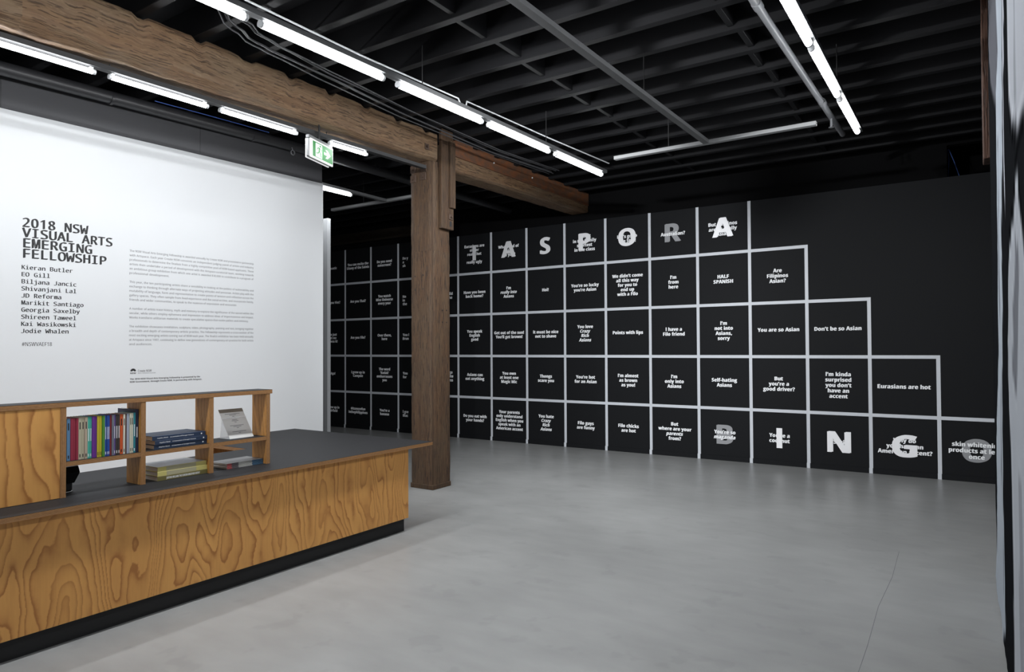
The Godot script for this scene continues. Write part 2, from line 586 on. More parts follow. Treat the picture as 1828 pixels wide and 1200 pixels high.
# ------------------------------------------------------------------ the white introduction wall
func introduction_wall() -> void:
	var wall := Node3D.new()
	wall.name = "wall_left"
	add_child(wall)
	wall.set_meta("kind", "structure")
	# local x runs along the wall away from the camera; local z is the face towards the room
	wall.transform = Transform3D(Basis(Vector3(0.0472, 0, -0.99888), Vector3.UP, Vector3(0.99888, 0, 0.0472)), Vector3(4.2, 0, 4.239))
	part("face", bx(Vector3(-8.8, 0, -0.06), Vector3(0, 3.949, 0), 0.003), M.white_wall, wall)
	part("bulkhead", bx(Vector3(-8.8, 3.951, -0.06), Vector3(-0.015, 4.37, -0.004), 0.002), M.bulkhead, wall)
	for u in [-3.62, -1.72]:
		part("joint", bx(Vector3(u, 3.955, -0.004), Vector3(u + 0.006, 4.36, -0.002), 0.0005), M.black_pipe, wall)
	var sign_ := thing("wall_text", "black exhibition title, names and grey introduction text on the white wall", "wall text")
	sign_.transform = wall.transform
	var put := func(called: String, lines: Array, font: Font, cap: float, pitch: float, u: float, y: float, material: Material, fit := 0.0, fat := 0.0) -> void:
		part(called, letters(lines, font, cap, pitch, 1, 0.001, fat, 1.0, fit), material, sign_, Vector3(-u, y, 0.0))
	put.call("title", ["2018 NSW"], mono_bold, 0.086, 0.1, 3.436, 2.88, M.ink, 0.555, 0.05)
	put.call("title", ["VISUAL ARTS"], mono_bold, 0.086, 0.1, 3.44, 2.785, M.ink, 0.785, 0.05)
	put.call("title", ["EMERGING"], mono_bold, 0.086, 0.1, 3.429, 2.688, M.ink, 0.584, 0.05)
	put.call("title", ["FELLOWSHIP"], mono_bold, 0.086, 0.1, 3.429, 2.59, M.ink, 0.718, 0.05)
	var names := ["Kieran Butler", "EO Gill", "Biljana Jancic", "Shivanjani Lal", "JD Reforma", "Marikit Santiago", "Georgia Saxelby", "Shireen Taweel", "Kai Wasikowski", "Jodie Whalen"]
	for k in names.size():
		put.call("name_line", [names[k]], mono_bold, 0.039, 0.0663, 3.442, 2.482 - 0.0663 * k, M.ink, 0.0327 * names[k].length(), 0.04)
	put.call("hashtag", ["#NSWVAEF18"], plain, 0.036, 0.05, 3.437, 1.763, M.ink, 0.246)
	var body := ["The NSW Visual Arts Emerging Fellowship is awarded annually by Create NSW and presented in partnership", "with Artspace. Each year Create NSW convenes an independent judging panel of artists and industry", "professionals to determine the finalists from a highly competitive pool of NSW-based applicants. These", "artists then undertake a period of development with the Artspace curatorial team, working towards", "an ambitious group exhibition from which one artist is awarded $30,000 to contribute to a program of", "professional development.", "",
		"This year, the ten participating artists share a sensibility in looking at the politics of vulnerability and", "exchange to thinking through alternate ways of projecting attitudes and personae. Artists play with the", "mutability of language, form and representation to create points of tension and reflection across the", "gallery spaces. They often sample from lived experience and the social archive, and incorporate family,", "friends and wider communities, to speak to the nuances of expression and encounter.", "",
		"A number of artists trace history, myth and memory to explore the significance of the sacred within the", "secular, while others employ ephemera and impression to address ideas of impermanence and impact.", "Works transform utilitarian materials to create speculative spaces that evoke pathos and intimacy.", "",
		"The exhibition showcases installation, sculpture, video, photography, painting and text, bringing together", "a breadth and depth of contemporary artistic practice. The Fellowship represents a cross-section of the", "most exciting emerging artists coming out of NSW each year. The finalist exhibition has been held annually", "at Artspace since 1997, continuing to define new generations of contemporary art practice for both artists", "and audiences."]
	var short := {5: 0.415, 11: 1.225, 15: 1.375, 21: 0.237}
	for k in body.size():
		if body[k]:
			put.call("text_line", [body[k]], plain, 0.0225, 0.0467, 2.482, 2.753 - 0.0467 * k, M.ink_soft, short.get(k, 1.443))
	put.call("caption", ["Create NSW"], plain, 0.024, 0.04, 2.392, 1.489, M.ink, 0.142)
	put.call("caption", ["ARTS, SCREEN & CULTURE"], plain, 0.010, 0.04, 2.392, 1.471, M.ink_soft, 0.184)
	put.call("caption", ["The 2018 NSW Visual Arts Emerging Fellowship is presented by the"], bold, 0.0165, 0.03, 2.472, 1.409, M.ink, 0.761)
	put.call("caption", ["NSW Government, through Create NSW, in partnership with Artspace."], bold, 0.0165, 0.03, 2.472, 1.379, M.ink, 0.783)
	# the flower emblem above its three letters
	var st := mb()
	for k in 7:
		var a := deg_to_rad(18 + k * 24)
		var d := Vector2(cos(a), sin(a))
		var n := Vector2(-d.y, d.x)
		var q := []
		for e in [[0.008, 0.0015], [0.02, 0.0055], [0.029, 0.004], [0.033, 0.0], [0.029, -0.004], [0.02, -0.0055], [0.008, -0.0015]]:
			var v: Vector2 = d * e[0] + n * e[1]
			q.append(Vector3(v.x, v.y * 1.05, 0.001))
		poly(st, q, Vector3.BACK)
	part("emblem", st.commit(), M.ink, sign_, Vector3(-2.44, 1.496, 0.0))
	put.call("caption", ["NSW"], bold, 0.016, 0.03, 2.469, 1.470, M.ink, 0.058)

# ------------------------------------------------------------------ the printed mural at the right
func mural_wall() -> void:
	struct("wall_right", bx(Vector3(11.53, 0, 4.22), Vector3(11.9, 4.64, 13.2), 0.004), M.black_wall)
	var z0 := 4.2
	var z1 := 9.6
	var hgt := 4.2
	var W := 640
	var H := 512
	var im := Image.create(W, H, false, Image.FORMAT_RGB8)
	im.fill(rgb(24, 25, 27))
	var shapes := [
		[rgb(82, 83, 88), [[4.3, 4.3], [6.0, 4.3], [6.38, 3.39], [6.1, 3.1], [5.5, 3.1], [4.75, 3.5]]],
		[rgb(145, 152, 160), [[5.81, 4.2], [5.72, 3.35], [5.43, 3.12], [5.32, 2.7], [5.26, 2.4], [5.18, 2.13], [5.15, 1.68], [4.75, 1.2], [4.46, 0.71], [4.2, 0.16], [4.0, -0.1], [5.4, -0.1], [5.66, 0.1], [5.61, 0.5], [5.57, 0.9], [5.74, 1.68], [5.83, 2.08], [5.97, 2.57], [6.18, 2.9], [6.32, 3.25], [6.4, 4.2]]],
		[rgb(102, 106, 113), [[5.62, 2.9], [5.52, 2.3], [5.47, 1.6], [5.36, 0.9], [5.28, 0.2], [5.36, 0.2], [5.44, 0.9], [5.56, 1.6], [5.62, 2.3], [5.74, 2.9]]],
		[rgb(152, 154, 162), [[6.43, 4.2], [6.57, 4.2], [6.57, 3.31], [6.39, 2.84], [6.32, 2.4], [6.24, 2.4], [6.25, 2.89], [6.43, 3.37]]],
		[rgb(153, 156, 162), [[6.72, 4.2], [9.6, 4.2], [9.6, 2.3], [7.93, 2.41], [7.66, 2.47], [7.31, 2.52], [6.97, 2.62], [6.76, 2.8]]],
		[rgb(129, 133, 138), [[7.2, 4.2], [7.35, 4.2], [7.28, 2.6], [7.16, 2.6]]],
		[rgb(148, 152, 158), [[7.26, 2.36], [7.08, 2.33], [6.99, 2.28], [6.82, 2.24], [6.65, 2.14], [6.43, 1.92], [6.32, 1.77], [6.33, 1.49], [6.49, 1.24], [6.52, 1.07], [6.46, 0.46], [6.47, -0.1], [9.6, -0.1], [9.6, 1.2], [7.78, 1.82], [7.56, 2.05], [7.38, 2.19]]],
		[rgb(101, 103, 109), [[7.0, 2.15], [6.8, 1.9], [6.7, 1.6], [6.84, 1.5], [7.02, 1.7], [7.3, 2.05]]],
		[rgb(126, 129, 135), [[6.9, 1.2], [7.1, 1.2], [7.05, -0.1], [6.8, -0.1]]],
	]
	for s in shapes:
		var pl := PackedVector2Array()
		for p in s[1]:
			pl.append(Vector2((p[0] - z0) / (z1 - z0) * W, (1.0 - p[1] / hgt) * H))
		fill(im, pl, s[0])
	# the print is soft: shrink and enlarge it
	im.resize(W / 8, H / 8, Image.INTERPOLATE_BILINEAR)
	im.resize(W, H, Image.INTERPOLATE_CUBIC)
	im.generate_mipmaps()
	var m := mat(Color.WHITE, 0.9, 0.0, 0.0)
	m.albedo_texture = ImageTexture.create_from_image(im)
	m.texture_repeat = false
	# the sheet is slightly slack, so it ripples
	var st := mb()
	st.set_smooth_group(0)
	var nz := 90
	var ny := 24
	var pt := func(i: int, j: int) -> Vector3:
		var z := lerpf(z0, z1, float(i) / nz)
		var y := lerpf(0.012, hgt, float(j) / ny)
		var x := 11.524 - 0.003 * sin(z * 7.0 + noise.get_noise_2d(z, y) * 3.0) - 0.003 * noise.get_noise_2d(z * 2.0, y * 0.6)
		if y < 0.3:
			x -= 0.012 * (1.0 - y / 0.3) * (1.0 - y / 0.3)
		return Vector3(x, y, z)
	for i in nz:
		for j in ny:
			for k in [[0, 0], [1, 1], [1, 0], [0, 0], [0, 1], [1, 1]]:
				st.set_uv(Vector2(float(i + k[0]) / nz, 1.0 - float(j + k[1]) / ny))
				st.add_vertex(pt.call(i + k[0], j + k[1]))
	st.generate_normals()
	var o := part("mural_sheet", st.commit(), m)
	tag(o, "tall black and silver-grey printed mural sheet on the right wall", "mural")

func fill(im: Image, pl: PackedVector2Array, c: Color) -> void:
	for y in im.get_height():
		var xs := []
		for k in pl.size():
			var a := pl[k]
			var b := pl[(k + 1) % pl.size()]
			if (a.y <= y) != (b.y <= y):
				xs.append(a.x + (y - a.y) / (b.y - a.y) * (b.x - a.x))
		xs.sort()
		for k in range(0, xs.size() - 1, 2):
			var x0 := clampi(int(round(xs[k])), 0, im.get_width())
			var x1 := clampi(int(round(xs[k + 1])), 0, im.get_width())
			if x1 > x0:
				im.fill_rect(Rect2i(x0, y, x1 - x0, 1), c)

# ------------------------------------------------------------------ post and beams
func post_and_beams() -> void:
	var post := thing("timber_post", "old square brown timber post standing beside the desk", "post", Vector3(5.772, 0, 3.88))
	part("shaft", timber(Vector3(0, 0, 0), Vector3(0, 4.03, 0), Vector3(1, 0, 0), Vector3(0, 0, -1), 0.357, 0.343, 0.006, func(_t): return 0.02, func(_t): return Vector2.ZERO), M.wood_post, post)
	part("base_band", bx(Vector3(-0.183, 0, -0.176), Vector3(0.183, 0.06, 0.176), 0.006), M.wood_dark, post)
	for p in [[-0.127, 3.96], [0.043, 3.957], [-0.127, 3.84], [0.035, 3.852]]:
		var pl := part("bolt_plate", bx(Vector3(-0.045, -0.045, 0), Vector3(0.045, 0.045, 0.012), 0.003), M.iron, post, Vector3(p[0], p[1], 0.168))
		part("nut", tubes([Vector3(0, 0, 0.01), Vector3(0, 0, 0.032)], 0.017, 6), M.iron, pl)
	for p in [[-0.10, 2.62], [0.03, 2.63], [-0.10, 2.45], [0.03, 2.46]]:
		part("bolt_hole", tubes([Vector3(0, 0, 0), Vector3(0, 0, 0.004)], 0.009, 8), M.plinth, post, Vector3(p[0], p[1], 0.1695))
	for p in [[-0.02, 2.2], [-0.10, 2.2], [-0.02, 2.05], [-0.1, 2.05]]:
		part("bolt_hole", tubes([Vector3(0, 0, 0), Vector3(0.004, 0, 0)], 0.009, 8), M.plinth, post, Vector3(0.177, p[1], p[0]))
	# the near beam runs from the post over the desk and out past the camera
	var notch := func(t: float) -> Vector2:
		var z := 12.9 - t * (12.9 - 3.95)
		var k := fposmod((7.11 - z) / 0.49 + 0.5, 1.0) - 0.5
		var low := 0.085 * clampf((z - 4.05) / 4.5, 0, 1)
		return Vector2(-low + noise.get_noise_1d(z * 1.7) * 0.012, -0.03 if absf(k) < 0.1 else 0.012 * noise.get_noise_1d(z * 2.0 + 50))
	var wane := func(t: float) -> float:
		var z := 12.9 - t * (12.9 - 3.95)
		return 0.03 + 0.07 * smoothstep(4.6, 8.5, z) * (0.7 + 0.6 * noise.get_noise_1d(z * 1.2 + 11))
	var beam := thing("timber_beam", "long rough-hewn brown timber beam above the desk", "beam", Vector3(5.78, 4.205, 0))
	part("beam_body", timber(Vector3(0, 0, 12.9), Vector3(0, 0, 3.955), Vector3(1, 0, 0), Vector3(0, 1, 0), 0.345, 0.345, 0.011, wane, notch, 0.045), M.wood, beam)
	var bp := part("bolt_plate", bx(Vector3(0, -0.036, -0.036), Vector3(0.008, 0.036, 0.036), 0.003), M.iron, beam, Vector3(0.172, -0.032, 4.15))
	part("bolt_head", tubes([Vector3(0.006, 0, 0), Vector3(0.024, 0, 0)], 0.016, 6), M.iron, bp)
	# the far beam: timber with a rusted steel plate along its upper half
	var far := thing("plated_beam", "rust-brown plated beam running from post to the bingo wall", "beam", Vector3(5.772, 0, 0))
	part("beam_body", timber(Vector3(-0.006, 4.22, -0.12), Vector3(-0.006, 4.19, 3.69), Vector3(1, 0, 0), Vector3(0, 1, 0), 0.33, 0.30, 0.007, func(_t): return 0.018, func(t): return Vector2(-0.04 * t, 0.0)), M.wood, far)
	part("steel_plate", bx(Vector3(0.150, 4.185, -0.1), Vector3(0.186, 4.40, 3.69), 0.004), M.rust, far)
	for z in [2.75, 1.75]:
		part("bolt", tubes([Vector3(0.184, 4.29, z), Vector3(0.196, 4.29, z)], 0.012, 8), M.white_plastic, far)
	bracket("brown iron-bolted timber bracket on the post side", Vector3(5.958, 0, 0), 1.0, 3.70)
	bracket("narrow brown timber bracket hanging at the right wall", Vector3(11.545, 0, 0), -1.0, 3.60)
	var lint := part("timber_lintel", timber(Vector3(-2.9, 4.16, -0.08), Vector3(2.5, 4.16, -0.08), Vector3(0, 0, 1), Vector3(0, 1, 0), 0.12, 0.22, 0.006, func(_t): return 0.015, func(_t): return Vector2.ZERO), M.wood_black)
	tag(lint, "dark brown timber lintel above the far left of the bingo wall", "lintel")

func bracket(label: String, at: Vector3, s: float, z: float) -> void:
	var b := thing("timber_bracket", label, "bracket", at)
	part("plank", bx(Vector3(0, 3.21, z), Vector3(0.05 * s, 4.45 if s > 0 else 4.62, z + 0.235), 0.006), M.wood_dark if s > 0 else M.wood_red, b)
	if s > 0:
		part("batten", bx(Vector3(0.05 * s, 3.48, z + 0.002), Vector3(0.085 * s, 4.32, z + 0.10), 0.005), M.wood_dark, b)
	if s < 0:
		return
	var n := part("nut_plate", bx(Vector3(0.05 * s, 3.335, z + 0.03), Vector3(0.062 * s, 3.405, z + 0.10), 0.003), M.iron, b)
	part("nut", tubes([Vector3(0.06 * s, 3.37, z + 0.065), Vector3(0.082 * s, 3.37, z + 0.065)], 0.016, 6), M.iron, n)
	part("slot", bx(Vector3(0.045 * s, 3.25, z + 0.045), Vector3(0.0515 * s, 3.315, z + 0.085), 0.0005), M.plinth, b)

# ------------------------------------------------------------------ lights
func lamp(z0: float, z1: float, x0: float, x1: float, label: String, group: String, energy := 1.0, height := 3.93, radius := 0.025, spread := 0.47) -> void:
	var c := Vector3((x0 + x1) / 2, height, (z0 + z1) / 2)
	var t := thing("fluorescent_tube", label, "light tube", c, group)
	var d := (Vector3(x1, 0, z1) - Vector3(x0, 0, z0))
	var hl := d.length() / 2
	d = d.normalized()
	part("glass_tube", tubes([-d * (hl - 0.02), d * (hl - 0.02)], radius, 14), M.tube, t)
	for s in [-1.0, 1.0]:
		part("end_cap", tubes([d * s * (hl - 0.022), d * s * hl], radius + 0.0003, 14), M.white_plastic, t)
		part("holder", bx(d * s * (hl - 0.03) + Vector3(-0.014, 0.022, -0.012), d * s * (hl - 0.03) + Vector3(0.014, 0.034, 0.012)), M.white_plastic, t)
		var side := d.cross(Vector3.UP).normalized()
		var down: Vector3 = (Vector3.DOWN * sqrt(1.0 - spread * spread) + side * s * spread).normalized()
		var a := AreaLight3D.new()
		a.name = "tube_glow"
		a.area_size = Vector2(hl * 2 - 0.06, 0.03)
		a.light_energy = LAMP * energy
		a.light_color = Color(0.98, 0.99, 1.0)
		a.area_range = 30.0
		a.area_attenuation = 2.0
		a.shadow_enabled = true
		var zax: Vector3 = -down
		var xax := d
		a.transform = Transform3D(Basis(xax, zax.cross(xax).normalized(), zax), down * (radius + 0.0015))
		t.add_child(a, true)


func rail(label: String, a: Vector3, b: Vector3, material: Material, group := "lighting rails", top := 4.37) -> Node3D:
	var t := thing("lighting_rail", label, "lighting rail", Vector3.ZERO, group)
	var d := (b - a).normalized()
	var s := d.cross(Vector3.UP).normalized()
	var st := mb()
	# an inverted channel: back and two lips
	for q in [[-0.032, 0.032, 0.036, 0.042], [-0.032, -0.026, 0.042, 0.075], [0.026, 0.032, 0.042, 0.075], [-0.026, 0.026, 0.070, 0.075]]:
		var c := []
		for e in [[a, q[0], q[2]], [a, q[1], q[2]], [a, q[1], q[3]], [a, q[0], q[3]], [b, q[0], q[2]], [b, q[1], q[2]], [b, q[1], q[3]], [b, q[0], q[3]]]:
			c.append(e[0] + s * e[1] + Vector3.UP * e[2])
		var mid := Vector3.ZERO
		for v in c:
			mid += v / 8
		for f in [[0, 1, 2, 3], [4, 5, 6, 7], [0, 1, 5, 4], [1, 2, 6, 5], [2, 3, 7, 6], [3, 0, 4, 7]]:
			var ff: Array = f.map(func(k): return c[k])
			poly(st, ff, (ff[0] + ff[2]) / 2 - mid)
	part("channel", st.commit(), material, t)
	var n := int(a.distance_to(b) / 2.4) + 1
	for k in n:
		var p := a.lerp(b, (k + 0.3) / n)
		part("hanger", bx(p + Vector3(-0.004, 0.075, -0.004), p + Vector3(0.004, top - p.y, 0.004)), M.hanger, t)
	return t

func lighting_rows() -> void:
	var y := Vector3(0, 3.93, 0)
	# second row: the bright diagonal row right of the beam
	var xr2 := func(z: float) -> float: return 7.40 + (7.64 - z) * 0.0255
	rail("lighting rail carrying the long tubes right of the beam", y + Vector3(xr2.call(12.6), 0, 12.6), y + Vector3(xr2.call(2.5), 0, 2.5), M.aluminium)
	var z2 := [[2.588, 3.731, "last tube, nearest the bingo wall, of the row right of the beam"], [3.854, 4.985, "second tube from the bingo wall in the row right of the beam"], [5.086, 6.244, "third tube from the bingo wall in the row right of the beam"], [6.396, 7.551, "long bright tube above the middle of the timber beam"], [7.644, 8.79, "tube cut by the top edge of the picture, right of the beam"], [8.89, 10.04, "tube behind the camera in the row right of the beam"]]
	for a in z2:
		lamp(a[0], a[1], xr2.call(a[0]), xr2.call(a[1]), a[2], "tubes right of the beam", 1.12)
	# third row, at the right
	rail("lighting rail carrying the tubes at the upper right", y + Vector3(10.38, 0, 12.6), y + Vector3(10.465, 0, 2.5), M.aluminium)
	var xr3 := func(z: float) -> float: return 10.463 - (z - 2.63) * 0.011
	var z3 := [[2.633, 3.769, "lowest tube of the upper right row"], [3.866, 5.032, "middle tube of the upper right row"], [5.097, 6.25, "tube cut by the top edge in the upper right row"], [6.33, 7.48, "tube overhead beyond the upper right row"], [7.57, 8.72, "second tube overhead in the upper right row"], [8.8, 9.95, "third tube overhead in the upper right row"]]
	for a in z3:
		lamp(a[0], a[1], xr3.call(a[0]), xr3.call(a[1]), a[2], "tubes at the upper right", 0.36)
	# first row, under the beam
	var xr1 := func(z: float) -> float: return 5.76 + (8.46 - z) * 0.036
	rail("lighting rail fixed under the timber beam", Vector3(xr1.call(12.6), 3.87, 12.6), Vector3(xr1.call(4.15), 3.87, 4.15), M.rail_black, "lighting rails", 3.98)
	var z1 := [[5.074, 5.60, "very short tube under the beam, right of the exit sign"], [5.991, 6.821, "short tube under the beam, left of the exit sign"], [6.926, 7.751, "middle short tube under the timber beam"], [7.845, 8.67, "leftmost short tube under the timber beam"], [8.77, 9.6, "short tube under the beam left of the picture"], [9.7, 10.53, "second short tube under the beam left of the picture"]]
	for a in z1:
		lamp(a[0], a[1], xr1.call(a[0]), xr1.call(a[1]), a[2], "short tubes under the beam", 0.5 * (a[1] - a[0]) / 0.83, 3.87, 0.019, 0.8)
	# a row behind the white wall, ending in a cross rail
	rail("lighting rail behind the white wall", y + Vector3(4.05, 0, 4.9), y + Vector3(4.03, 0, 2.88), M.aluminium)
	rail("cross rail seen left of the timber post", y + Vector3(2.82, 0, 2.86), y + Vector3(5.2, 0, 2.86), M.pale_rail, "cross rails")
	lamp(3.6, 4.45, 4.06, 4.045, "short tube peeking out beside the white wall's top corner", "tubes behind the white wall", 0.9, 3.93, 0.021)
	# the unlit rail and its cross rail
	rail("long unlit grey rail across the middle of the ceiling", y + Vector3(8.86, 0, 12.6), y + Vector3(9.01, 0, 3.02), M.aluminium)
	rail("grey cross rail at the end of the long unlit rail", y + Vector3(7.9, 0, 2.99), y + Vector3(10.13, 0, 2.99), M.pale_rail, "cross rails")
	# added, unseen fill spots on the long rail, turned to brighten the bingo wall
	for a in [[7.5, 5.2, "added fill spot nearest the bingo wall on the long rail"], [8.4, 8.0, "middle added fill spot on the long rail"], [9.3, 10.4, "added fill spot farthest from the bingo wall on the long rail"]]:
		spot(Vector3(8.94 - (a[0] - 7.0) * 0.015, 3.80, a[0]), Vector3(a[1], 1.65, 0), a[2])

func spot(at: Vector3, to: Vector3, label: String) -> void:  # an added lamp out of view that evens the light on the bingo wall
	var t := thing("added_fill_spot", label, "spotlight", at, "added fill spots on the long rail")
	var d := (to - at).normalized()
	part("stem", tubes([Vector3(0, 0.17, 0), Vector3(0, 0.02, 0)], 0.012, 10), M.hanger, t)
	part("can", tubes([-d * 0.07, d * 0.055], 0.045, 20), M.hanger, t)
	part("lamp_lens", tubes([d * 0.055, d * 0.058], 0.04, 20), M.tube, t)
	var l := SpotLight3D.new()
	l.name = "fill_spot_glow"
	l.spot_angle = 34.0
	l.spot_angle_attenuation = 0.6
	l.spot_range = 30.0
	l.spot_attenuation = 2.0
	l.light_energy = SPOT
	l.light_color = Color(0.98, 0.99, 1.0)
	l.light_size = 0.04
	l.shadow_enabled = true
	l.transform = Transform3D(Basis.looking_at(d, Vector3.UP), d * 0.075)
	t.add_child(l)

# ------------------------------------------------------------------ desk
func desk() -> void:
	var d := thing("reception_desk", "long low plywood reception desk with dark grey top", "desk")
	var y := 0.81
	part("front_panel", bx(Vector3(6.935, 0.125, 5.59), Vector3(6.957, 0.778, 10.2), 0.001), M.ply, d)
	part("end_panel", bx(Vector3(6.0, 0.125, 5.59), Vector3(6.935, 0.778, 5.614), 0.001), M.ply, d)
	part("back_panel", bx(Vector3(5.95, 0.125, 6.5), Vector3(5.97, 0.778, 10.2), 0.001), M.ply, d)
	part("plinth", bx(Vector3(6.05, 0, 5.605), Vector3(6.915, 0.13, 10.15), 0.001), M.plinth, d)
	var top := PackedVector2Array([Vector2(6.998, 5.285), Vector2(6.998, 10.2), Vector2(5.86, 10.2), Vector2(5.86, 6.56), Vector2(4.93, 6.56), Vector2(4.93, 5.285)])
	part("top_core", prism(top, Vector3(0, y - 0.032, 0), Vector3(1, 0, 0), Vector3(0, 0, 1), Vector3(0, 0.030, 0)), M.edge, d)
	part("top_laminate", prism(top, Vector3(0, y - 0.002, 0), Vector3(1, 0, 0), Vector3(0, 0, 1), Vector3(0, 0.002, 0)), M.laminate, d)
	part("leg_panel", bx(Vector3(4.97, 0, 5.6), Vector3(4.995, 0.778, 6.5), 0.001), M.ply, d)

func shelf() -> void:
	var s := thing("desk_shelf", "open plywood shelf unit standing on the desk", "shelf unit", Vector3(0, 0.81, 0))
	var xf := 6.72
	var xb := 6.535
	part("top_core", bx(Vector3(xb, 0.557, 6.93), Vector3(xf + 0.002, 0.587, 10.1), 0.001), M.edge, s)
	part("top_laminate", bx(Vector3(xb, 0.587, 6.93), Vector3(xf + 0.002, 0.589, 10.1), 0.0005), M.laminate, s)
	for z in [6.95, 7.44, 7.94]:
		var dv := part("divider", bx(Vector3(xb, 0, z), Vector3(xf - 0.002, 0.557, z + 0.033), 0.001), M.ply_two, s)
		part("divider_edge", bx(Vector3(xf - 0.002, 0, z), Vector3(xf, 0.557, z + 0.033), 0.0005, true), M.edge, dv)
	part("divider", bx(Vector3(xb, 0, 8.43), Vector3(xf, 0.557, 8.463), 0.001, true), M.edge, s)
	part("cabinet_front", bx(Vector3(xf - 0.022, 0.002, 8.463), Vector3(xf - 0.002, 0.557, 10.1), 0.001), M.ply_two, s)
	for z in [[6.983, 7.44], [7.473, 7.94], [7.973, 8.43]]:
		var b := part("shelf_board", bx(Vector3(xb, 0.190, z[0]), Vector3(xf, 0.219, z[1]), 0.001), M.edge, s)
		part("laminate", bx(Vector3(xb, 0.219, z[0]), Vector3(xf, 0.2205, z[1]), 0.0003), M.laminate, b)

func book(called: String, label: String, a: Vector3, b: Vector3, color: Color, group: String, upright := true) -> Node3D:
	# spine towards +x; upright books stand, the others lie with the spine along z
	var t := thing(called, label, "book", Vector3((a.x + b.x) / 2, a.y, (a.z + b.z) / 2), group)
	var o := t.position
	var m := mat(color, 0.55)
	var c := 0.0025
	a -= o
	b -= o
	part("spine", bx(Vector3(b.x - c, a.y, a.z), b, 0.001), m, t)
	if upright:
		part("cover", bx(a, Vector3(b.x - c, b.y, a.z + 0.0012), 0.0003), m, t)
		part("cover", bx(Vector3(a.x, a.y, b.z - 0.0012), Vector3(b.x - c, b.y, b.z), 0.0003), m, t)
		part("pages", bx(Vector3(a.x + 0.003, a.y + 0.001, a.z + 0.0013), Vector3(b.x - c, b.y - 0.002, b.z - 0.0013), 0.0003), M.page, t)
	else:
		part("cover", bx(a, Vector3(b.x - c, a.y + 0.0022, b.z), 0.0005), m, t)
		part("cover", bx(Vector3(a.x, b.y - 0.0022, a.z), Vector3(b.x - c, b.y, b.z), 0.0005), m, t)
		part("pages", bx(Vector3(a.x + 0.004, a.y + 0.0022, a.z + 0.004), Vector3(b.x - c, b.y - 0.0022, b.z - 0.004), 0.0003), M.page, t)
	return t

